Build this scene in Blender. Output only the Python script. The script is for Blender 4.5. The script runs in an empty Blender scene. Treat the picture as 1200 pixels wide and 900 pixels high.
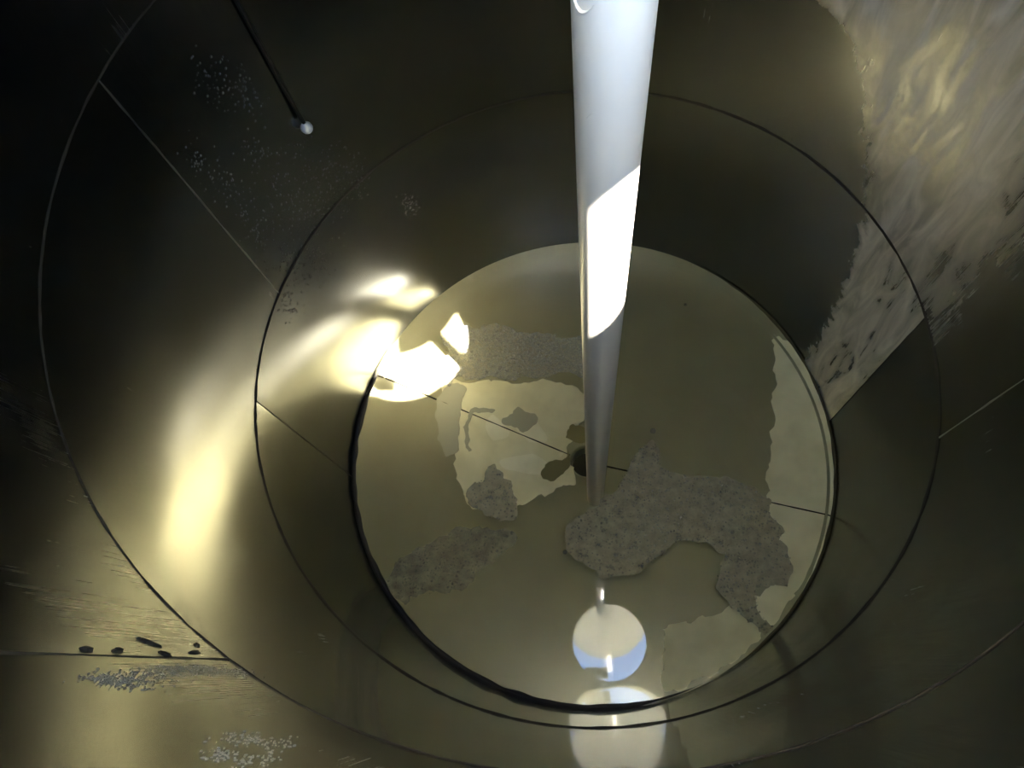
import bpy, bmesh, math, random
from mathutils import Matrix, Vector, noise

# ------------------------------------------------------------------ camera, sky, sun
SC = bpy.context.scene
COL = SC.collection
R = 0.70            # inner radius of the tank
ZC = 2.321          # height the photograph is taken from
ZT = 2.291          # roof plane with the manhole
ZW = 0.160          # liquid level
ZR1, ZR2 = 0.853, 1.520   # the two ring welds
HOLE = (0.093, -0.457); RH = 0.194

cam_d = bpy.data.cameras.new('camera')
cam_d.sensor_fit = 'HORIZONTAL'; cam_d.sensor_width = 36.0
cam_d.lens = 36.0 * 890.0 / 1200.0
cam_d.clip_start = 0.004
cam = bpy.data.objects.new('camera', cam_d); COL.objects.link(cam)
cam.matrix_world = (Matrix.Translation((0.0366, -0.6062, ZC))
                    @ Matrix.Rotation(0.35997, 4, 'X') @ Matrix.Rotation(0.11342, 4, 'Y'))
SC.camera = cam

SUN_EL, SUN_AZ = math.radians(64.0), math.radians(-50.5)
SUN_DIR = Vector((math.cos(SUN_EL)*math.cos(SUN_AZ), math.cos(SUN_EL)*math.sin(SUN_AZ), math.sin(SUN_EL)))

world = bpy.data.worlds.new('sky'); SC.world = world; world.use_nodes = True
wn, wl = world.node_tree.nodes, world.node_tree.links
wn.clear()
sky = wn.new('ShaderNodeTexSky'); sky.sky_type = 'NISHITA'; sky.sun_disc = False
sky.sun_elevation = SUN_EL; sky.sun_rotation = math.radians(90) - SUN_AZ
sky.air_density = 1.0; sky.dust_density = 0.1; sky.ozone_density = 3.0
bg = wn.new('ShaderNodeBackground'); bg.inputs['Strength'].default_value = 0.92
wo = wn.new('ShaderNodeOutputWorld')
wl.new(sky.outputs[0], bg.inputs['Color']); wl.new(bg.outputs[0], wo.inputs['Surface'])

sun_d = bpy.data.lights.new('sun', 'SUN'); sun_d.energy = 18.0; sun_d.angle = math.radians(0.53)
sun_d.color = (1.0, 0.98, 0.955)
sun = bpy.data.objects.new('sun', sun_d); COL.objects.link(sun)
sun.rotation_euler = SUN_DIR.to_track_quat('Z', 'Y').to_euler()

# a sampling portal in the manhole (gives off no light itself, only guides sky sampling)
por_d = bpy.data.lights.new('manhole_sky_portal', 'AREA'); por_d.shape = 'DISK'; por_d.size = 2*RH
por_d.cycles.is_portal = True
por = bpy.data.objects.new('manhole_sky_portal', por_d); COL.objects.link(por)
por.location = (HOLE[0], HOLE[1], ZT + 0.02)

vs = SC.view_settings
vs.view_transform = 'Standard'; vs.look = 'None'; vs.gamma = 1.0; vs.use_curve_mapping = False
vs.exposure = 3.05
cy = SC.cycles
cy.use_denoising = True
cy.max_bounces = 14; cy.diffuse_bounces = 5; cy.glossy_bounces = 9; cy.transmission_bounces = 6
cy.transparent_max_bounces = 16; cy.sample_clamp_indirect = 12.0; cy.blur_glossy = 0.4

random.seed(7)
# ------------------------------------------------------------------ helpers
def mat(name):
    m = bpy.data.materials.new(name); m.use_nodes = True
    nt = m.node_tree
    return m, nt, nt.nodes.get('Principled BSDF'), nt.nodes.get('Material Output')

def obj(name, me, m, parent=None, smooth=True):
    if isinstance(me, bmesh.types.BMesh):
        b = me; me = bpy.data.meshes.new(name); b.to_mesh(me); b.free()
    if m is not None and not me.materials: me.materials.append(m)
    if smooth:
        for p in me.polygons: p.use_smooth = True
        me.set_sharp_from_angle(angle=0.6)
    o = bpy.data.objects.new(name, me); COL.objects.link(o)
    if parent is not None: o.parent = parent
    return o

def tag(o, label=None, cat=None, group=None, kind=None):
    if label: o['label'] = label
    if cat: o['category'] = cat
    if group: o['group'] = group
    if kind: o['kind'] = kind
    return o

def empty(name, loc=(0, 0, 0)):
    o = bpy.data.objects.new(name, None); COL.objects.link(o); o.location = loc
    return o

def pydata(name, verts, faces, uvs=None):
    me = bpy.data.meshes.new(name); me.from_pydata(verts, [], faces)
    if uvs:
        l = me.uv_layers.new(name='uv')
        for p in me.polygons:
            for k, li in zip(p.vertices, p.loop_indices): l.data[li].uv = uvs[k]
    b = bmesh.new(); b.from_mesh(me)
    bmesh.ops.recalc_face_normals(b, faces=b.faces[:]); b.to_mesh(me); b.free()
    me.update()
    return me

def cyl(az, z, r=R):
    a = math.radians(az); return Vector((r*math.cos(a), r*math.sin(a), z))

def tube(pts, rad, n=16, caps=True, closed=False):
    """swept tube along points; rad a number or list"""
    pts = [Vector(p) for p in pts]; m = len(pts)
    rads = rad if isinstance(rad, (list, tuple)) else [rad]*m
    V, F = [], []
    up = None
    for i, p in enumerate(pts):
        if closed: t = (pts[(i+1) % m]-pts[i-1]).normalized()
        else: t = (pts[min(i+1, m-1)]-pts[max(i-1, 0)]).normalized()
        if up is None:
            up = Vector((0, 0, 1)) if abs(t.z) < .9 else Vector((1, 0, 0))
        x = up - t*up.dot(t)
        x.normalize(); y = t.cross(x); up = x
        for k in range(n):
            a = 2*math.pi*k/n
            V.append(p + (x*math.cos(a)+y*math.sin(a))*rads[i])
    for i in range(m if closed else m-1):
        j = (i+1) % m
        for k in range(n):
            F.append((i*n+k, i*n+(k+1) % n, j*n+(k+1) % n, j*n+k))
    if caps and not closed:
        F.append(tuple(reversed(range(n)))); F.append(tuple(range((m-1)*n, m*n)))
    return V, F

def lathe(profile, n=64, centre=(0, 0)):
    """closed of revolution; profile list of (r,z)"""
    V, F = [], []
    for (r, z) in profile:
        for k in range(n):
            a = 2*math.pi*k/n; V.append((centre[0]+r*math.cos(a), centre[1]+r*math.sin(a), z))
    for i in range(len(profile)-1):
        for k in range(n):
            F.append((i*n+k, i*n+(k+1) % n, (i+1)*n+(k+1) % n, (i+1)*n+k))
    return V, F

def catmull(poly, sub=5):
    out = []; n = len(poly)
    for i in range(n):
        p0, p1, p2, p3 = (Vector(poly[(i+k-1) % n]) for k in range(4))
        for s in range(sub):
            t = s/sub
            out.append(0.5*((2*p1)+(p2-p0)*t+(2*p0-5*p1+4*p2-p3)*t*t+(3*p1-p0-3*p2+p3)*t**3))
    return out

def inside(p, poly):
    c = False; n = len(poly); j = n-1
    for i in range(n):
        a, b = poly[i], poly[j]
        if (a[1] > p[1]) != (b[1] > p[1]) and p[0] < (b[0]-a[0])*(p[1]-a[1])/(b[1]-a[1])+a[0]: c = not c
        j = i
    return c

# ------------------------------------------------------------------ materials
def add_glow_film(nt, P, uv, cr, rough, film, coat=0.0):
    """wiped, dried residue on the steel plus a painted reflected glow: covers the azimuths between a ragged edge and a fade-out"""
    N, L = nt.nodes, nt.links
    def math_(op, a, b=None, c=None):
        n = N.new('ShaderNodeMath'); n.operation = op
        for k, v in enumerate((a, b, c)):
            if v is None: continue
            if isinstance(v, (int, float)): n.inputs[k].default_value = v
            else: L.new(v, n.inputs[k])
        return n.outputs[0]
    edge, far0, far1, amount, soft = film
    sp = N.new('ShaderNodeSeparateXYZ'); L.new(uv.outputs[0], sp.inputs[0])
    az = math_('MULTIPLY', sp.outputs[0], 180/math.pi/R)
    z = math_('MULTIPLY', sp.outputs[1], .5)
    fc = N.new('ShaderNodeFloatCurve'); L.new(z, fc.inputs['Value'])
    cu = fc.mapping.curves[0]
    while len(cu.points) > 2: cu.points.remove(cu.points[1])
    for k, (zz, aa) in enumerate(edge):
        x, y = zz*.5, aa/90.0
        if k == 0: cu.points[0].location = (x, y)
        elif k == len(edge)-1: cu.points[-1].location = (x, y)
        else: cu.points.new(x, y)
    for p in cu.points: p.handle_type = 'VECTOR'
    fc.mapping.update()
    rag = N.new('ShaderNodeTexNoise'); rag.inputs['Scale'].default_value = 26; rag.inputs['Detail'].default_value = 5
    L.new(uv.outputs[0], rag.inputs[0])
    e = math_('MULTIPLY_ADD', fc.outputs[0], 90.0, math_('MULTIPLY_ADD', rag.outputs[0], 7.0, -3.5))
    def rng(v, a, b):
        n = N.new('ShaderNodeMapRange'); n.interpolation_type = 'SMOOTHSTEP'
        n.inputs[1].default_value = a; n.inputs[2].default_value = b; L.new(v, n.inputs[0]); return n.outputs[0]
    m1 = rng(math_('SUBTRACT', e, az), -soft, soft*1.6)  # edge painted along the border of the reflected light
    m2 = rng(az, far0, far1)
    # wiping strokes
    mp = N.new('ShaderNodeMapping'); mp.inputs['Rotation'].default_value = (0, 0, .6); mp.inputs['Scale'].default_value = (22, 5, 1)
    L.new(uv.outputs[0], mp.inputs[0])
    st = N.new('ShaderNodeTexNoise'); st.inputs['Scale'].default_value = 1; st.inputs['Detail'].default_value = 4; st.inputs['Distortion'].default_value = 1.6
    L.new(mp.outputs[0], st.inputs[0])
    s1 = N.new('ShaderNodeMapRange'); s1.inputs[1].default_value = .35; s1.inputs[2].default_value = .68
    s1.inputs[3].default_value = .30; s1.inputs[4].default_value = 1.0; L.new(st.outputs[0], s1.inputs[0])
    f = math_('MULTIPLY', math_('MULTIPLY', math_('MULTIPLY', m1, m2), s1.outputs[0]), amount)
    mx = N.new('ShaderNodeMix'); mx.data_type = 'RGBA'; L.new(f, mx.inputs[0]); L.new(cr.outputs[2], mx.inputs[6])
    mx.inputs[7].default_value = (.78, .75, .66, 1); L.new(mx.outputs[2], P.inputs['Base Color'])  # pale residue colour, also standing in for glow reflected onto this wall
    L.new(math_('SUBTRACT', 1.0, f), P.inputs['Metallic'])
    if coat:
        # the wall is wet only in a run below the manhole rim
        azn = math_('WRAP', az, 180.0, -180.0)
        wet = math_('MULTIPLY', rng(azn, -136.0, -112.0), math_('SUBTRACT', 1.0, rng(azn, -80.0, -64.0)))
        L.new(math_('MULTIPLY', wet, coat), P.inputs['Coat Weight'])
    L.new(math_('MULTIPLY_ADD', f, .30, rough.outputs[0]), P.inputs['Roughness'])

def steel(name, base, rough, film=None, brush=420.0, coat=0.0, coat_rough=.03):
    """brushed stainless steel; grain runs up the wall. film = (height, edge azimuth) pairs of a wiped residue with painted glow and its far azimuth"""
    m, nt, P, out = mat(name); N, L = nt.nodes, nt.links
    uv = N.new('ShaderNodeUVMap'); uv.uv_map = 'uv'
    mp = N.new('ShaderNodeMapping'); mp.inputs['Scale'].default_value = (brush, 5.0, 1.0)
    L.new(uv.outputs[0], mp.inputs[0])
    n1 = N.new('ShaderNodeTexNoise'); n1.inputs['Scale'].default_value = 1.0; n1.inputs['Detail'].default_value = 4.0
    L.new(mp.outputs[0], n1.inputs[0])
    n2 = N.new('ShaderNodeTexNoise'); n2.inputs['Scale'].default_value = 4.0; n2.inputs['Detail'].default_value = 6.0
    n2.inputs['Roughness'].default_value = .62
    L.new(uv.outputs[0], n2.inputs[0])
    r = N.new('ShaderNodeMapRange'); r.inputs[1].default_value = .3; r.inputs[2].default_value = .7
    r.inputs[3].default_value = rough-.015; r.inputs[4].default_value = rough+.03
    L.new(n1.outputs[0], r.inputs[0])
    a = N.new('ShaderNodeMath'); a.operation = 'MULTIPLY_ADD'; a.inputs[1].default_value = .18; a.inputs[2].default_value = -.09
    L.new(n2.outputs[0], a.inputs[0])
    s = N.new('ShaderNodeMath'); s.operation = 'ADD'; L.new(r.outputs[0], s.inputs[0]); L.new(a.outputs[0], s.inputs[1])
    L.new(s.outputs[0], P.inputs['Roughness'])
    cr = N.new('ShaderNodeMix'); cr.data_type = 'RGBA'
    cr.inputs[6].default_value = (*[c*.86 for c in base], 1); cr.inputs[7].default_value = (*[min(1, c*1.1) for c in base], 1)
    L.new(n2.outputs[0], cr.inputs[0])
    L.new(cr.outputs[2], P.inputs['Base Color'])
    P.inputs['Metallic'].default_value = 1.0
    P.inputs['Specular Tint'].default_value = (.66, .66, .63, 1)   # dull, tarnished steel
    if coat:
        P.inputs['Coat Weight'].default_value = coat; P.inputs['Coat Roughness'].default_value = coat_rough; P.inputs['Coat IOR'].default_value = 1.4
    if film:
        add_glow_film(nt, P, uv, cr, s, film, coat)
    bp = N.new('ShaderNodeBump'); bp.inputs['Strength'].default_value = .012; bp.inputs['Distance'].default_value = .0001
    L.new(n1.outputs[0], bp.inputs['Height']); L.new(bp.outputs[0], P.inputs['Normal'])
    return m

STEEL = (0.214, 0.214, 0.206)
M_low = steel('brushed_steel_lower', STEEL, .20, film=([(0.0, 24), (.35, 24), (.55, 25), (.70, 27), (.853, 29.5)], 6.0, 7.0, .75, .9), coat=.9, coat_rough=.05)
M_mid = steel('brushed_steel_middle', STEEL, .22, film=([(.85, 30), (.95, 33), (1.10, 39), (1.18, 43), (1.23, 52), (1.55, 58)], -4.0, 22.0, .85, 2.6), coat=.9, coat_rough=.05)
M_up = steel('brushed_steel_upper', STEEL, .24, film=([(1.4, 58), (2.0, 60)], -4.0, 22.0, .7, 2.6))
M_roof = steel('steel_roof', (.45, .43, .36), .4)

m, nt, P, _ = mat('dark_weld'); M_weld = m
P.inputs['Base Color'].default_value = (.035, .030, .022, 1); P.inputs['Metallic'].default_value = .0; P.inputs['Roughness'].default_value = .75; P.inputs['Specular IOR Level'].default_value = .12
m, nt, P, _ = mat('bright_weld'); M_weldb = m
P.inputs['Base Color'].default_value = (.24, .235, .21, 1); P.inputs['Metallic'].default_value = 1; P.inputs['Roughness'].default_value = .45
m, nt, P, _ = mat('black_residue'); M_black = m
P.inputs['Base Color'].default_value = (.018, .014, .008, 1); P.inputs['Roughness'].default_value = .55

m, nt, P, _ = mat('white_plastic'); M_pipe = m
N, L = nt.nodes, nt.links
tc = N.new('ShaderNodeTexCoord'); nz = N.new('ShaderNodeTexNoise'); nz.inputs['Scale'].default_value = 14; nz.inputs['Detail'].default_value = 5
L.new(tc.outputs['Object'], nz.inputs[0])
mx = N.new('ShaderNodeMix'); mx.data_type = 'RGBA'; mx.inputs[6].default_value = (.63, .57, .455, 1); mx.inputs[7].default_value = (.71, .65, .53, 1)
L.new(nz.outputs[0], mx.inputs[0]); L.new(mx.outputs[2], P.inputs['Base Color'])
P.inputs['Roughness'].default_value = .38

# ------------------------------------------------------------------ the tank: walls
def plate(az0, az1, z0, z1, name, m, parent, nz=10):
    """curved sheet with real thickness between two azimuths"""
    na = max(2, int(abs(az1-az0)/2.5)); V, F, U = [], [], []
    T = .004; g = .0012
    for rr in (R, R+T):
        for j in range(nz+1):
            z = z0+g+(z1-z0-2*g)*j/nz
            for i in range(na+1):
                az = az0+math.degrees(g/R)+(az1-az0-2*math.degrees(g/R))*i/na
                V.append(cyl(az, z, rr)); U.append((math.radians(az)*R, z))
    w = na+1; off = w*(nz+1)
    for j in range(nz):
        for i in range(na):
            a = j*w+i
            F.append((a, a+w, a+w+1, a+1)); F.append((off+a, off+a+1, off+a+w+1, off+a+w))
    for i in range(na):
        F.append((i, i+1, off+i+1, off+i)); b = nz*w+i; F.append((b, off+b, off+b+1, b+1))
    for j in range(nz):
        a = j*w; F.append((a, off+a, off+a+w, a+w)); b = j*w+na; F.append((b, b+w, off+b+w, off+b))
    return obj(name, pydata(name, V, F, U), m, parent)

def vseam(az, z0, z1, parent, m, rad=.0022, wob=.0006):
    pts = []
    n = 26
    for i in range(n+1):
        z = z0+(z1-z0)*i/n
        pts.append(cyl(az+random.uniform(-1, 1)*wob*60, z, R+.0012))
    V, F = tube(pts, [rad*random.uniform(.75, 1.25) for _ in pts], 8)
    return obj('weld_seam', pydata('weld_seam', V, F), m, parent)

def ring(z, parent, m, rad, name='ring_weld', r=R+.001, n=220):
    pts = [cyl(360*i/n, z+random.uniform(-1, 1)*.0006, r) for i in range(n)]
    V, F = tube(pts, [rad*random.uniform(.8, 1.2) for _ in pts], 8, closed=True)
    return obj(name, pydata(name, V, F), m, parent)

ZB = 0.02
WALLS = {}
for nm, z0, z1, s0, s1, m, ms in (('wall_lower', ZB, ZR1, 7.5, 187.5, M_low, M_weld),
                                  ('wall_middle', ZR1, ZR2, -13.5, 166.4, M_mid, M_weldb),
                                  ('wall_upper', ZR2, ZT, 61.0, 240.6, M_up, M_weld)):
    w = empty(nm, (0, 0, z0)); w['kind'] = 'structure'; WALLS[nm] = w
    def loc(o): o.location = (0, 0, -z0); return o
    loc(plate(s0, s1, z0, z1, 'panel', m, w)); loc(plate(s1, s0+360, z0, z1, 'panel', m, w))
    loc(vseam(s0, z0+.003, z1-.003, w, ms)); loc(vseam(s1, z0+.003, z1-.003, w, ms))
    if nm != 'wall_lower':
        loc(ring(z0, w, M_weld, .0038 if nm == 'wall_middle' else .0026))

# roof sheet with the manhole
n = 128; V, F = [], []
for z in (ZT, ZT+.004):
    for k in range(n):
        a = 2*math.pi*k/n; V.append((HOLE[0]+RH*math.cos(a), HOLE[1]+RH*math.sin(a), z))
    for k in range(n):
        a = 2*math.pi*k/n; d = Vector((math.cos(a), math.sin(a))); c = Vector(HOLE)
        b = c.dot(d); t = -b+math.sqrt(b*b-c.length_squared+(R+.004)**2)
        q = c+d*t; V.append((q.x, q.y, z))
U = [(v[0], v[1]) for v in V]
for k in range(n):
    j = (k+1) % n
    F.append((k, n+k, n+j, j)); F.append((2*n+k, 2*n+j, 3*n+j, 3*n+k))
    F.append((n+k, 3*n+k, 3*n+j, n+j)); F.append((k, j, 2*n+j, 2*n+k))
roof = obj('ceiling', pydata('ceiling', V, F, U), M_roof, smooth=False); roof['kind'] = 'structure'
V, F = lathe([(RH, ZT-.004), (RH, ZT+.012), (RH+.006, ZT+.016), (RH+.012, ZT+.014), (RH+.012, ZT+.010), (RH+.004, ZT+.004)], 96, HOLE)
obj('manhole_collar', pydata('manhole_collar', V, F, [(v[0], v[1]) for v in V]), M_roof, roof)

# floor: shallow cone with a drain in the middle
def floor_z(r): return .030+.060*max(0, (r-.05))/.65
m, nt, P, _ = mat('floor_steel'); M_floor = m
N, L = nt.nodes, nt.links
tc = N.new('ShaderNodeTexCoord')
nz = N.new('ShaderNodeTexNoise'); nz.inputs['Scale'].default_value = 5; nz.inputs['Detail'].default_value = 7; nz.inputs['Roughness'].default_value = .6
L.new(tc.outputs['Object'], nz.inputs[0])
mx = N.new('ShaderNodeMix'); mx.data_type = 'RGBA'; mx.inputs[6].default_value = (.28, .265, .185, 1); mx.inputs[7].default_value = (.42, .40, .295, 1)
L.new(nz.outputs[0], mx.inputs[0]); L.new(mx.outputs[2], P.inputs['Base Color'])
P.inputs['Metallic'].default_value = .06; P.inputs['Roughness'].default_value = .31; P.inputs['Specular IOR Level'].default_value = .95
prof = [(.046, -.05), (.046, .024), (.052, .030)] + [(r, floor_z(r)) for r in (.1, .2, .3, .4, .5, .6, .7)] + [(R, .012), (.06, -.05)]
V, F = lathe(prof, 128)
floor = obj('floor', pydata('floor', V, F), M_floor); floor['kind'] = 'structure'
V, F = lathe([(.0005, -.045), (.046, -.045)], 40)
obj('drain_outlet', pydata('drain_outlet', V, F), M_black, floor)
for az in (158.6, -13.5):
    pts = [cyl(az, floor_z(r)+.0005, r) for r in [.055+.64*i/30 for i in range(31)]]
    V, F = tube(pts, [.0024*random.uniform(.8, 1.2) for _ in pts], 8)
    obj('floor_seam', pydata('floor_seam', V, F), M_weld, floor)

# ------------------------------------------------------------------ the liquid
m, nt, P, out = mat('amber_liquid'); M_liq = m
N, L = nt.nodes, nt.links; N.remove(P)
fr = N.new('ShaderNodeFresnel'); fr.inputs['IOR'].default_value = 1.34
tr = N.new('ShaderNodeBsdfTransparent'); tr.inputs[0].default_value = (.97, .96, .90, 1)
gl = N.new('ShaderNodeBsdfGlossy'); gl.inputs['Roughness'].default_value = .0; gl.inputs[0].default_value = (1, 1, 1, 1)
ms = N.new('ShaderNodeMixShader')
L.new(fr.outputs[0], ms.inputs[0]); L.new(tr.outputs[0], ms.inputs[1]); L.new(gl.outputs[0], ms.inputs[2]); L.new(ms.outputs[0], out.inputs['Surface'])
va = N.new('ShaderNodeVolumeAbsorption'); va.inputs['Color'].default_value = (.86, .83, .68, 1); va.inputs['Density'].default_value = 2.2
L.new(va.outputs[0], out.inputs['Volume'])
RL = R-.0015
prof = [(.0005, ZW)] + [(RL*i/24, ZW+(.0015 if i == 24 else 0)) for i in range(1, 25)] + [(RL, floor_z(RL)+.002)] + [(r, floor_z(r)+.002) for r in (.5, .3, .1, .05)] + [(.0005, .030)]
V, F = lathe(prof, 128)
liquid = tag(obj('liquid_pool', pydata('liquid_pool', V, F), M_liq), 'clear amber liquid pooled over the bottom of the steel tank', 'liquid')

# ------------------------------------------------------------------ white pipe
A = Vector((.048, -.292, ZC)); B = Vector((.0275, -.126, ZW))
u = (A-B).normalized()
p_lo = B-u*(B.z-floor_z(.12)-.012)/u.z; p_hi = A+u*(.070/u.z)
pipe = empty('white_pipe', p_lo)
tag(pipe, 'long white plastic pipe standing in the liquid, reaching up through the manhole', 'pipe')
ro, ri = .0235, .0205
pts = [p_lo+(p_hi-p_lo)*i/40 - p_lo for i in range(41)]
V, F = tube(pts, ro, 48, caps=False)
nv = len(V); V2, F2 = tube(pts, ri, 48, caps=False)
V = V+V2; F = F+[tuple(reversed([i+nv for i in f])) for f in F2]
for e in (0, 40):
    for k in range(48):
        a, b = e*48+k, e*48+(k+1) % 48
        F.append((a, b, b+nv, a+nv) if e else (b, a, a+nv, b+nv))
obj('tube', pydata('tube', V, F), M_pipe, pipe)

# ------------------------------------------------------------------ lid above the manhole
m, nt, P, out = mat('cream_plastic'); M_lid = m
N, L = nt.nodes, nt.links
tl = N.new('ShaderNodeBsdfTranslucent'); tl.inputs[0].default_value = (.88, .83, .68, 1)
P.inputs['Base Color'].default_value = (.74, .69, .55, 1); P.inputs['Roughness'].default_value = .4
ms = N.new('ShaderNodeMixShader'); ms.inputs[0].default_value = .62
L.new(P.outputs[0], ms.inputs[1]); L.new(tl.outputs[0], ms.inputs[2]); L.new(ms.outputs[0], out.inputs['Surface'])
LC = (.073, -.312); LR = .228; LZ = ZC+.088
lid = empty('manhole_lid', (LC[0], LC[1], LZ))
tag(lid, 'round cream lid swung half aside above the manhole, mirrored in the liquid', 'lid')
V, F = lathe([(.0005, 0), (LR-.012, 0), (LR, -.006), (LR, .016), (LR-.01, .020), (.12, .034), (.0005, .038)], 72)
o = obj('disc', pydata('disc', V, F), M_lid, lid)
V, F = tube([(0, .0, .046), (0, .20, .046), (0, .262, .04), (0, .27, .0), (0, .27, ZT+.004-LZ)], .012, 12)
obj('hinge_arm', pydata('hinge_arm', V, F), M_weldb, lid)
V, F = lathe([(.0005, .034), (.03, .034), (.034, .044), (.03, .062), (.0005, .064)], 24)
obj('knob', pydata('knob', V, F), M_black, lid)

# ------------------------------------------------------------------ hanging probe
probe = empty('hanging_probe', cyl(143.7, 1.110, R-.0128))
tag(probe, 'shiny steel bulb on a thin dark cable hanging beside the dark wall', 'probe')
wd = Vector((math.cos(math.radians(143.7)), math.sin(math.radians(143.7)), 0))
V, F = tube([(0, 0, .012), wd*.004+Vector((0, 0, .05)), wd*.0075+Vector((0, 0, .12)), wd*.0080+Vector((0, 0, .8)), wd*.0078+Vector((0, 0, ZT-1.112))], .0042, 10)
obj('cable', pydata('cable', V, F), M_black, probe)
m, nt, P, _ = mat('polished_steel'); M_pol = m
P.inputs['Base Color'].default_value = (.92, .90, .84, 1); P.inputs['Metallic'].default_value = .0; P.inputs['Roughness'].default_value = .3
V, F = lathe([(.0003, -.0125), (.006, -.011), (.0105, -.006), (.0125, 0), (.0115, .006), (.007, .012), (.0045, .016), (.0003, .017)], 24)
obj('bulb', pydata('bulb', V, F), M_pol, probe)

# ------------------------------------------------------------------ films, floor patches and painted sunlight with outlines of their own
def sheet(name, poly, zf, thick, m, parent=None, wobble=.0, sub=8, cuts=2, jag=.016):
    """thin body with the given outline lying at zf(r), real thickness"""
    pts = catmull(poly, sub)
    pts = [p+Vector((noise.noise(Vector((p.x*f_, p.y*f_, 1.1))), noise.noise(Vector((p.x*f_, p.y*f_, 7.7)))))*jag*w_ for p in pts for f_, w_ in ((26, 1.0),)]
    pts = [p+Vector((noise.noise(Vector((p.x*75, p.y*75, 2.1))), noise.noise(Vector((p.x*75, p.y*75, 5.7)))))*jag*.55 for p in pts]
    pts = [p*(1.0+wobble*noise.noise(Vector((p.x*30, p.y*30, 3.3)))) for p in pts]
    pts = [p if p.length < R-.006 else p.normalized()*(R-.006) for p in pts]
    b = bmesh.new()
    vs_ = [b.verts.new((p.x, p.y, 0)) for p in pts]
    es = [b.edges.new((vs_[i], vs_[(i+1) % len(vs_)])) for i in range(len(vs_))]
    bmesh.ops.triangle_fill(b, edges=es, use_beauty=True)
    long = [e for e in b.edges if e.calc_length() > .05]
    if long: bmesh.ops.subdivide_edges(b, edges=long, cuts=cuts); bmesh.ops.triangulate(b, faces=b.faces[:])
    bmesh.ops.recalc_face_normals(b, faces=b.faces[:])
    top = list(b.faces)
    ext = bmesh.ops.extrude_face_region(b, geom=top)
    up = [v for v in ext['geom'] if isinstance(v, bmesh.types.BMVert)]
    ups = set(up)
    for v in b.verts:
        v.co.z = zf(math.hypot(v.co.x, v.co.y))+(thick if v in ups else 0)
    bmesh.ops.recalc_face_normals(b, faces=b.faces[:])
    return obj(name, b, m, parent)

def dome_field(name, pts, m, parent=None, squash=.75, frame=None):
    """many little domes joined in one mesh; pts = (position, radius, normal)"""
    V, F = [], []
    for p, r, nrm in pts:
        t = nrm.orthogonal().normalized(); bt = nrm.cross(t); b0 = len(V)
        for ring_, (h, w) in enumerate(((0, 1.0), (.55, .8), (.9, .4))):
            for k in range(7):
                a = 2*math.pi*k/7
                V.append(p+(t*math.cos(a)+bt*math.sin(a))*r*w+nrm*r*h*squash)
        V.append(p+nrm*r*squash)
        for q in range(2):
            for k in range(7):
                F.append((b0+q*7+k, b0+q*7+(k+1) % 7, b0+q*7+7+(k+1) % 7, b0+q*7+7+k))
        for k in range(7): F.append((b0+14+k, b0+14+(k+1) % 7, b0+21))
    o = obj(name, pydata(name, V, F), m, parent); o['kind'] = 'stuff'
    return o

def fill_points(poly, count, margin=.0):
    xs = [p[0] for p in poly]; ys = [p[1] for p in poly]; out = []
    k = 0
    while len(out) < count and k < count*40:
        k += 1
        p = (random.uniform(min(xs), max(xs)), random.uniform(min(ys), max(ys)))
        if inside(p, poly) and math.hypot(*p) < R-.012: out.append(p)
    return out

def see_through(name, col, opacity, rough=.35, scale=40, low=.35):
    """film that lets part of the light through"""
    m, nt, P, out = mat(name); N, L = nt.nodes, nt.links
    tc = N.new('ShaderNodeTexCoord'); nz = N.new('ShaderNodeTexNoise'); nz.inputs['Scale'].default_value = scale
    nz.inputs['Detail'].default_value = 6; nz.inputs['Roughness'].default_value = .65
    L.new(tc.outputs['Object'], nz.inputs[0])
    r = N.new('ShaderNodeMapRange'); r.inputs[1].default_value = .35; r.inputs[2].default_value = .65
    r.inputs[3].default_value = opacity*low; r.inputs[4].default_value = opacity; L.new(nz.outputs[0], r.inputs[0])
    P.inputs['Base Color'].default_value = (*col, 1); P.inputs['Roughness'].default_value = rough; P.inputs['Specular IOR Level'].default_value = .2
    tr = N.new('ShaderNodeBsdfTransparent'); ms = N.new('ShaderNodeMixShader')
    L.new(r.outputs[0], ms.inputs[0]); L.new(tr.outputs[0], ms.inputs[1]); L.new(P.outputs[0], ms.inputs[2]); L.new(ms.outputs[0], out.inputs['Surface'])
    return m

M_foam = see_through('grey_foam', (.54, .48, .30), .66, rough=.7, scale=38, low=.62)
M_foam_thin = see_through('thin_foam', (.48, .43, .28), .32, rough=.7, scale=30)
M_froth = see_through('fine_froth', (.85, .81, .66), .36, scale=95, low=.05)
M_bub = see_through('bubble_film', (.56, .51, .36), .40, rough=.2, scale=3, low=.9)
M_caustic = None
m, nt, P, _ = mat('painted_caustic'); M_caustic = m  # pale colour stands in for sunlight bounced onto the floor
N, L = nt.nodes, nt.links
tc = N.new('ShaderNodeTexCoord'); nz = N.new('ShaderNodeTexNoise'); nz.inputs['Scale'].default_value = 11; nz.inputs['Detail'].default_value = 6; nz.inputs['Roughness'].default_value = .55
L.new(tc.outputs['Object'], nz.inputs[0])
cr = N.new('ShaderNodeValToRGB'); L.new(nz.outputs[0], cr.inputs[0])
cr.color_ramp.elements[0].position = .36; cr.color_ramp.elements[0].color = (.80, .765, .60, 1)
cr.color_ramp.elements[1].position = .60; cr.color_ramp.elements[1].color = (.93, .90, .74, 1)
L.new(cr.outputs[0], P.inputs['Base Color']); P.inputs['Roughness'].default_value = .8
m, nt, P, _ = mat('olive_lobe'); M_lobe = m
P.inputs['Base Color'].default_value = (.24, .215, .10, 1); P.inputs['Roughness'].default_value = .7  # even olive tone for the two lobes beside the drain
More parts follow.
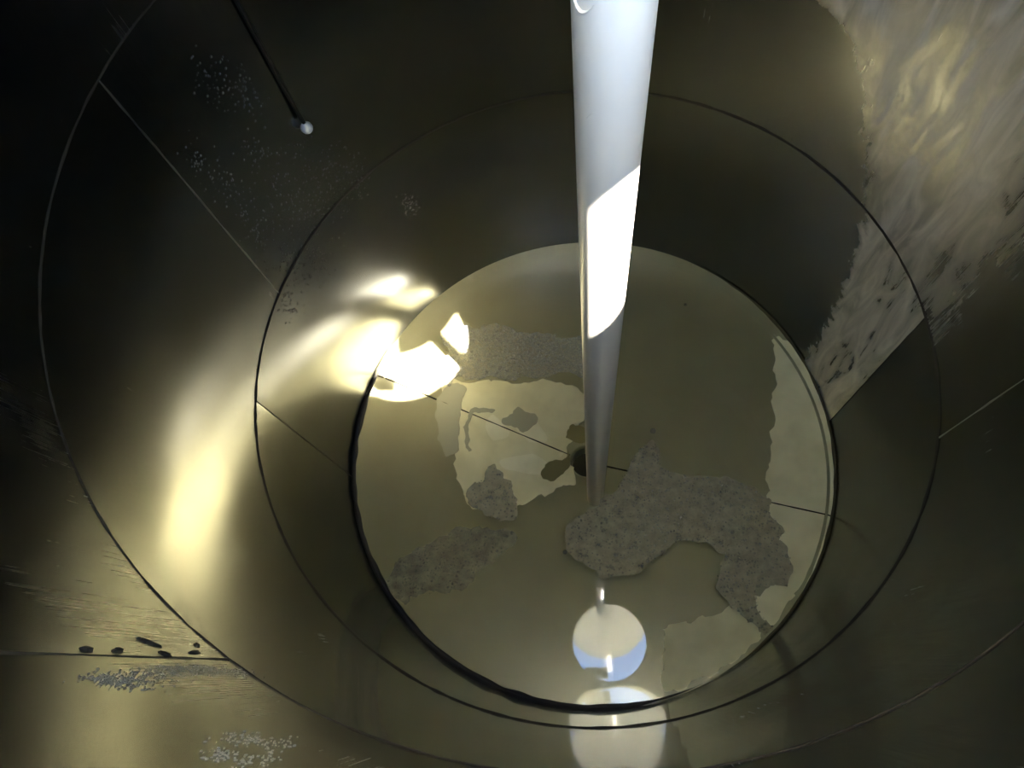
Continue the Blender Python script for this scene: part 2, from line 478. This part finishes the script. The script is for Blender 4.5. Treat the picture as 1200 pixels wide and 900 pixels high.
m, nt, P, _ = mat('grey_green_scum'); M_scum = m
P.inputs['Base Color'].default_value = (.42, .405, .31, 1); P.inputs['Roughness'].default_value = .7

FOAM_MAIN = [(0.033, -0.162), (0.087, -0.112), (0.119, -0.051), (0.162, 0.016), (0.201, 0.032), (0.209, -0.03), (0.252, -0.069), (0.311, -0.074), (0.389, -0.077), (0.458, -0.101), (0.5, -0.13), (0.515, -0.177), (0.54, -0.214), (0.534, -0.252), (0.554, -0.284), (0.553, -0.32), (0.528, -0.361), (0.494, -0.366), (0.462, -0.376), (0.453, -0.412), (0.47, -0.447), (0.498, -0.48), (0.471, -0.494), (0.442, -0.469), (0.4, -0.44), (0.366, -0.406), (0.355, -0.361), (0.362, -0.316), (0.382, -0.283), (0.319, -0.266), (0.257, -0.258), (0.216, -0.292), (0.174, -0.325), (0.131, -0.35), (0.061, -0.361), (0.01, -0.334), (-0.043, -0.303), (-0.055, -0.256), (-0.027, -0.202)]
FOAM_LEFT = [(-0.342, -0.144), (-0.335, -0.103), (-0.3, -0.087), (-0.274, -0.054), (-0.245, -0.076), (-0.214, -0.111), (-0.197, -0.161), (-0.195, -0.205), (-0.233, -0.221), (-0.273, -0.205), (-0.31, -0.183)]
FOAM_LOWER = [(-0.556, -0.387), (-0.529, -0.327), (-0.477, -0.29), (-0.417, -0.269), (-0.357, -0.234), (-0.283, -0.237), (-0.209, -0.236), (-0.193, -0.264), (-0.235, -0.308), (-0.301, -0.352), (-0.334, -0.404), (-0.406, -0.411), (-0.465, -0.431), (-0.513, -0.447), (-0.551, -0.429)]
FOAM_BAND = [(-0.46, 0.385), (-0.40, 0.41), (-0.344, 0.396), (-0.28, 0.405), (-0.20, 0.375), (-0.13, 0.385), (-0.06, 0.36), (-0.012, 0.365), (-0.008, 0.235), (-0.06, 0.245), (-0.122, 0.222), (-0.18, 0.232), (-0.227, 0.214), (-0.28, 0.232), (-0.333, 0.218), (-0.39, 0.226), (-0.43, 0.20), (-0.455, 0.25), (-0.44, 0.31)]
CAUSTIC_LEFT = [(-0.458, 0.245), (-0.348, 0.257), (-0.237, 0.251), (-0.128, 0.256), (-0.01, 0.216), (-0.03, 0.099), (-0.06, 0.03), (-0.03, -0.062), (-0.069, -0.079), (-0.158, -0.122), (-0.247, -0.15), (-0.337, -0.157), (-0.38, -0.094), (-0.409, 0.013), (-0.444, 0.124)]  # outline of the painted sunlight left of the pipe
CAUSTIC_RIGHT = [(0.579, 0.385), (0.612, 0.405), (0.65, 0.309), (0.69, 0.184), (0.70, 0.051), (0.70, -0.052), (0.69, -0.152), (0.65, -0.249), (0.603, -0.345), (0.54, -0.427), (0.489, -0.484), (0.428, -0.542), (0.357, -0.594), (0.286, -0.631), (0.217, -0.649), (0.207, -0.606), (0.216, -0.539), (0.222, -0.49), (0.292, -0.465), (0.387, -0.425), (0.495, -0.371), (0.515, -0.253), (0.524, -0.131), (0.532, -0.029), (0.554, 0.102), (0.573, 0.239), (0.576, 0.353)]  # outline of the painted sunlit crescent along the right wall
FZ = lambda r: floor_z(r)+.0004
SZ = lambda r: ZW+.0004

def foam(name, poly, m, label, thick, nb, rmin, rmax, big=0):
    f = sheet(name, poly, SZ, thick, m, wobble=.012)
    tag(f, label, 'foam', 'foam floating on the liquid')
    pts = []
    for p in fill_points(poly, nb):
        r = random.uniform(rmin, rmax)*(1 if random.random() < .9 else 1.7)
        pts.append((Vector((p[0], p[1], ZW+.0004+thick)), r, Vector((0, 0, 1))))
    if nb: dome_field('bubbles', pts, M_bub, f)
    return f
foam('foam_raft', FOAM_MAIN, M_foam, 'large ragged grey foam raft floating on the liquid past the pipe', .0022, 900, .0012, .0036)
foam('foam_raft', FOAM_LEFT, M_foam, 'small lobed grey foam island over the tan floor patch', .0020, 120, .0012, .0032)
foam('foam_raft', FOAM_LOWER, M_foam_thin, 'faint thin foam film near the dark waterline below the foam island', .0014, 260, .0010, .0028)
foam('froth_film', FOAM_BAND, M_froth, 'fine speckled froth film between the sun spot and the white pipe', .0012, 420, .0008, .0022)
for (x, y, r, lab) in ((-.057, -.296, .0065, 'single bright round bubble just beside the large foam raft'),
                       (.195, .060, .0085, 'pale bubble off the pointed tip of the large foam raft'),
                       (.304, .470, .0050, 'tiny bubble floating alone near the far edge of the liquid'),
                       (.050, -.234, .0060, 'glinting bubble in the foam raft below the pipe')):
    V, F = lathe([(r, 0), (r*.97, r*.25), (r*.85, r*.52), (r*.6, r*.78), (r*.3, r*.93), (.0002, r*.97)], 18)
    o = obj('bubble', pydata('bubble', V, F), M_bub); o.location = (x, y, ZW+.0004 if lab[0] != 'g' else ZW+.0026)
    tag(o, lab, 'bubble', 'loose bubbles on the liquid')

o = sheet('caustic_patch', CAUSTIC_LEFT, FZ, .0012, M_caustic, wobble=.03)
tag(o, 'tan patch of painted bounced sunlight on the tank floor beside the drain', 'sediment', 'sunlight painted under the liquid')
o = sheet('caustic_patch', CAUSTIC_RIGHT, FZ, .0012, M_caustic, wobble=.01)
tag(o, 'tan crescent of painted bounced sunlight along the wall beyond the large foam raft', 'sediment', 'sunlight painted under the liquid')
for poly, m, lab in (
    ([(-.055, .035), (-.075, .005), (-.110, -.005), (-.140, -.035), (-.135, -.06), (-.105, -.065), (-.075, -.045), (-.052, -.012)], M_lobe, 'olive lobe reaching out from the drain'),
    ([(-.010, .058), (-.045, .060), (-.068, .085), (-.055, .115), (-.02, .115), (.01, .085)], M_lobe, 'olive lobe between drain and froth film'),
    ([(-.262, .122), (-.235, .148), (-.215, .172), (-.195, .155), (-.165, .150), (-.158, .115), (-.19, .088), (-.225, .105)], M_scum, 'dark grey-green scum blotch on the tan floor patch'),
    ([(-.375, .150), (-.345, .160), (-.30, .165), (-.295, .155), (-.345, .149), (-.362, .135), (-.366, .085), (-.362, .04), (-.352, .022), (-.372, .02), (-.378, .06), (-.380, .12)], M_scum, 'thin hooked dark stain line on the tan floor patch'),
    ([(-.455, .22), (-.415, .245), (-.385, .225), (-.395, .17), (-.405, .10), (-.40, .03), (-.43, .0), (-.455, .03), (-.47, .1), (-.478, .17)], M_scum, 'long grey scum smear at the tip of the floor seam')):
    o = sheet('floor_patch', poly, lambda r: floor_z(r)+.0018, .0012, m, wobble=.02, jag=.010)
    tag(o, lab, 'sludge', 'sludge on the tank floor')

# dark tide line where liquid meets steel
def arc_tube(az0, az1, z, r, rad, name, m, n=140):
    pts, rr = [], []
    for i in range(n+1):
        t = i/n; az = az0+(az1-az0)*t
        k = min(1, 7*t, 7*(1-t))
        j = .75+.5*noise.noise(Vector((az*.25, 1.7, 0)))
        pts.append(cyl(az, z+.0010*noise.noise(Vector((az*.5, 8.1, 0))), r)); rr.append(max(.0004, rad*k*j*1.2))
    V, F = tube(pts, rr, 10)
    return obj(name, pydata(name, V, F), m)
o = arc_tube(150, 296, ZW+.0065, R-.0055, .0090, 'tide_line', M_black)
o['label'] = 'thick black tide line around the near side of the liquid'; o.parent = WALLS['wall_lower']; o.location = (0, 0, -ZB)
m, nt, P, _ = mat('olive_residue'); M_olive = m
P.inputs['Base Color'].default_value = (.075, .06, .018, 1); P.inputs['Roughness'].default_value = .5
o = arc_tube(-62, 62, ZW+.0040, R-.0035, .0045, 'tide_line', M_olive)
o['label'] = 'olive brown tide line along the tan floor crescent'; o.parent = WALLS['wall_lower']; o.location = (0, 0, -ZB)

# droplets on the dark wall
m, nt, P, _ = mat('water_droplet'); M_drop = m
P.inputs['Base Color'].default_value = (.09, .09, .08, 1); P.inputs['Roughness'].default_value = .10; P.inputs['Metallic'].default_value = .25
CL = [(153.2, 1.337, 2.2), (149.3, 1.267, 1.8), (153.5, 1.156, 2.0), (162.2, 1.263, 1.8), (149.1, 1.064, 3.4), (139.3, .849, 2.6), (147.6, .885, 4.2), (155.8, .988, 3.8), (161.9, 1.032, 2.2), (160.6, .864, 2.4), (156.1, .772, 2.6), (160.8, 1.162, 1.8), (131.0, .651, 1.6), (140.4, .946, 3.0), (166.0, .800, 2.0), (145.0, .96, 3.6), (151.0, .92, 3.6)]
pts = []
for i in range(950):
    a, z, sp = random.choice(CL)
    az = random.gauss(a, sp*.8); zz = random.gauss(z, sp*.018)
    q = cyl(az, zz, R-.0002); nrm = Vector((-q.x, -q.y, 0)).normalized()
    pts.append((q, random.uniform(.0010, .0030), nrm))
o = dome_field('condensation', pts, M_drop, squash=.6)
tag(o, 'tiny water droplets clinging to the dark steel wall below the probe', 'droplets')

# dirt caught on the upright seam of the upper wall, and dried residue beside it
m, nt, P, _ = mat('dark_dirt'); M_dirt = m
P.inputs['Base Color'].default_value = (.03, .027, .02, 1); P.inputs['Roughness'].default_value = .9; P.inputs['Specular IOR Level'].default_value = .1
m, nt, P, _ = mat('grey_crust'); M_crust = m
P.inputs['Base Color'].default_value = (.15, .14, .105, 1); P.inputs['Roughness'].default_value = .7
m, nt, P, _ = mat('pale_scale'); M_scale = m
P.inputs['Base Color'].default_value = (.27, .26, .21, 1); P.inputs['Roughness'].default_value = .6
def flake(az, z, w, h, rot, thick):
    q = cyl(az, z, R-.0001); nrm = Vector((-q.x, -q.y, 0)).normalized(); side = Vector((0, 0, 1)).cross(nrm)
    x = side*math.cos(rot)+Vector((0, 0, 1))*math.sin(rot); y = nrm.cross(x)
    V = []
    k = 7
    for lay, sc_ in ((0, 1.0), (1, .7)):
        for i in range(k):
            a = 2*math.pi*i/k; j = random.uniform(.7, 1.2)
            V.append(q+x*w*math.cos(a)*sc_*j+y*h*math.sin(a)*sc_*j+nrm*thick*lay)
    F = [tuple(range(k, 2*k))]+[(i, (i+1) % k, k+(i+1) % k, k+i) for i in range(k)]
    return V, F
CR = [((-120.0, 1.748), .0035, .008, 'larger dark dirt crumb stuck on the upright seam'), ((-120.0, 1.708), .0035, .009, 'pointed dark dirt crumb stuck on the upright seam'),
      ((-121.3, 1.643), .0022, .017, 'thin dark splinter slanting off the upright seam'), ((-119.7, 1.640), .004, .009, 'low dark crumb on the seam under the splinter'),
      ((-121.3, 1.555), .004, .006, 'small dark crumb above the seam close to the ring weld'), ((-120.2, 1.580), .003, .014, 'long flat dark crumb on the seam close to the ring weld')]
for i, ((a, z), w, h, lab) in enumerate(CR):
    V, F = flake(a, z, w, h, .0-.5 if 'splinter' in lab else random.uniform(-.2, .2), .0022)
    tag(obj('dirt_crumb', pydata('dirt_crumb', V, F), M_dirt, smooth=False), lab, 'dirt', 'dirt crumbs on the seam')
def flakes(name, cl, count, smin, smax, m, lab, cat, asp=1.0):
    V, F = [], []
    for i in range(count):
        a, z, sa, sz = random.choice(cl)
        v, f = flake(random.gauss(a, sa), random.gauss(z, sz), random.uniform(smin, smax), random.uniform(smin, smax)*asp, random.uniform(-.4, .4), .0008)
        b0 = len(V); V += v; F += [tuple(k+b0 for k in q) for q in f]
    o = obj(name, pydata(name, V, F), m, smooth=False); tag(o, lab, cat, kind='stuff'); return o
flakes('dried_crust', [(-116.6, 1.77, .35, .012), (-116.3, 1.75, .5, .02), (-117.0, 1.71, .5, .02), (-117.6, 1.66, .45, .02), (-117.8, 1.61, .4, .02), (-117.4, 1.55, .4, .02)], 700, .0004, .0011, M_crust, 'strip of grey dried crust beside the upright seam', 'crust', 1.6)
flakes('pale_scale', [(-107.4, 1.79, .5, .012), (-108.6, 1.73, .5, .02), (-107.4, 1.70, .5, .02), (-106.2, 1.765, .5, .02)], 190, .0003, .0009, M_scale, 'pale flaky scale on the near wall under the seam', 'scale', 3.5)

# scuffs on the pipe: shallow raised burrs
def pipe_scuff(z, ang0, ang1, dz, rad):
    pts = []
    for i in range(15):
        t = i/14; a = math.radians(ang0+(ang1-ang0)*t)
        c = A+u*((z-A.z)/u.z)
        pts.append(c+Vector((math.cos(a), math.sin(a), 0))*(ro+.0001)+Vector((0, 0, dz*math.sin(math.pi*t*.9)))-p_lo)
    V, F = tube(pts, [max(.0002, rad*math.sin(math.pi*(i+.5)/15)) for i in range(15)], 6)
    obj('scuff', pydata('scuff', V, F), M_pipe, pipe)
pipe_scuff(2.03, -168, -118, -.012, .0009)
pipe_scuff(1.93, -130, -95, .010, .0007)

# ------------------------------------------------------------------ the photographer's camera and hand above the manhole rim
CM = cam.matrix_world.copy()
m, nt, P, _ = mat('black_camera'); M_cam = m
P.inputs['Base Color'].default_value = (.03, .03, .035, 1); P.inputs['Roughness'].default_value = .4
m, nt, P, _ = mat('silver_trim'); M_silver = m
P.inputs['Base Color'].default_value = (.75, .75, .76, 1); P.inputs['Metallic'].default_value = .8; P.inputs['Roughness'].default_value = .3
cambody = empty('compact_camera'); cambody.matrix_world = CM
tag(cambody, 'small dark compact camera over the manhole rim, mirrored in the liquid', 'camera')
b = bmesh.new(); bmesh.ops.create_cube(b, size=1.0)
for v in b.verts: v.co = Vector((v.co.x*.096, v.co.y*.056, v.co.z*.022+.021))
bmesh.ops.bevel(b, geom=b.edges[:], offset=.006, segments=3, profile=.5, affect='EDGES')
obj('body', b, M_cam, cambody)
V, F = lathe([(.012, .004), (.021, .004), (.023, .007), (.023, .014), (.012, .012)], 36)
obj('lens_ring', pydata('lens_ring', V, F), M_silver, cambody)
V, F = lathe([(.0005, .0065), (.012, .0065), (.012, .010)], 30)
obj('lens_glass', pydata('lens_glass', V, F), M_cam, cambody)
V, F = lathe([(.0005, .0), (.006, .0), (.0065, .003), (.0005, .0035)], 16)
o = obj('shutter_button', pydata('shutter_button', V, F), M_silver, cambody); o.location = (.032, .028, .021); o.rotation_euler = (-math.pi/2, 0, 0)

m, nt, P, _ = mat('skin'); M_skin = m
P.inputs['Base Color'].default_value = (.48, .30, .21, 1); P.inputs['Roughness'].default_value = .55; P.inputs['Subsurface Weight'].default_value = .1
m, nt, P, _ = mat('dark_sleeve'); M_sleeve = m
P.inputs['Base Color'].default_value = (.03, .032, .04, 1); P.inputs['Roughness'].default_value = .85
def skin_body(name, chains, m, parent):
    """chains: first is the trunk; later chains start at an index of an existing vertex"""
    V, E, RD = [], [], []
    for start, pts in chains:
        prev = start
        for p, r in pts:
            V.append(p); RD.append(r)
            if prev is not None: E.append((prev, len(V)-1))
            prev = len(V)-1
    me = bpy.data.meshes.new(name); me.from_pydata(V, E, []); me.update()
    o = bpy.data.objects.new(name, me); COL.objects.link(o)
    if parent: o.parent = parent
    sk = o.modifiers.new('skin', 'SKIN'); sk.use_smooth_shade = True
    for i, sv in enumerate(me.skin_vertices[0].data):
        sv.radius = (RD[i], RD[i]); sv.use_root = (i == 0)
    sb = o.modifiers.new('subdivision', 'SUBSURF'); sb.levels = 2; sb.render_levels = 2
    me.materials.append(m)
    return o
person = empty('person'); person.matrix_world = CM
tag(person, "person's hand and dark sleeve gripping the compact camera above the manhole", 'person')
ch = [(None, [((-.150, -.090, .330), .036), ((-.128, -.072, .230), .034), ((-.104, -.048, .135), .030), ((-.088, -.030, .082), .024), ((-.078, -.014, .056), .024), ((-.070, .0, .038), .022)])]
for y0, ln in ((.018, .9), (.004, 1.0), (-.010, .95), (-.023, .78)):
    ch.append((5, [((-.068, y0, .026), .010), ((-.065, y0, .010), .0090), ((-.060, y0, .000), .0085), ((-.060+.024*ln, y0+.001, -.0005), .0072)]))
ch.append((4, [((-.066, .014, .052), .012), ((-.050, .020, .044), .0105), ((-.032, .022, .0415), .0088)]))
skin_body('hand', ch, M_skin, person)
V, F = tube([(-.160, -.100, .375), (-.150, -.090, .330), (-.128, -.072, .230), (-.106, -.050, .142)], [.050, .047, .044, .040], 20, caps=False)
o = obj('sleeve', pydata('sleeve', V, F), M_sleeve, person)
sl = o.modifiers.new('thickness', 'SOLIDIFY'); sl.thickness = .003
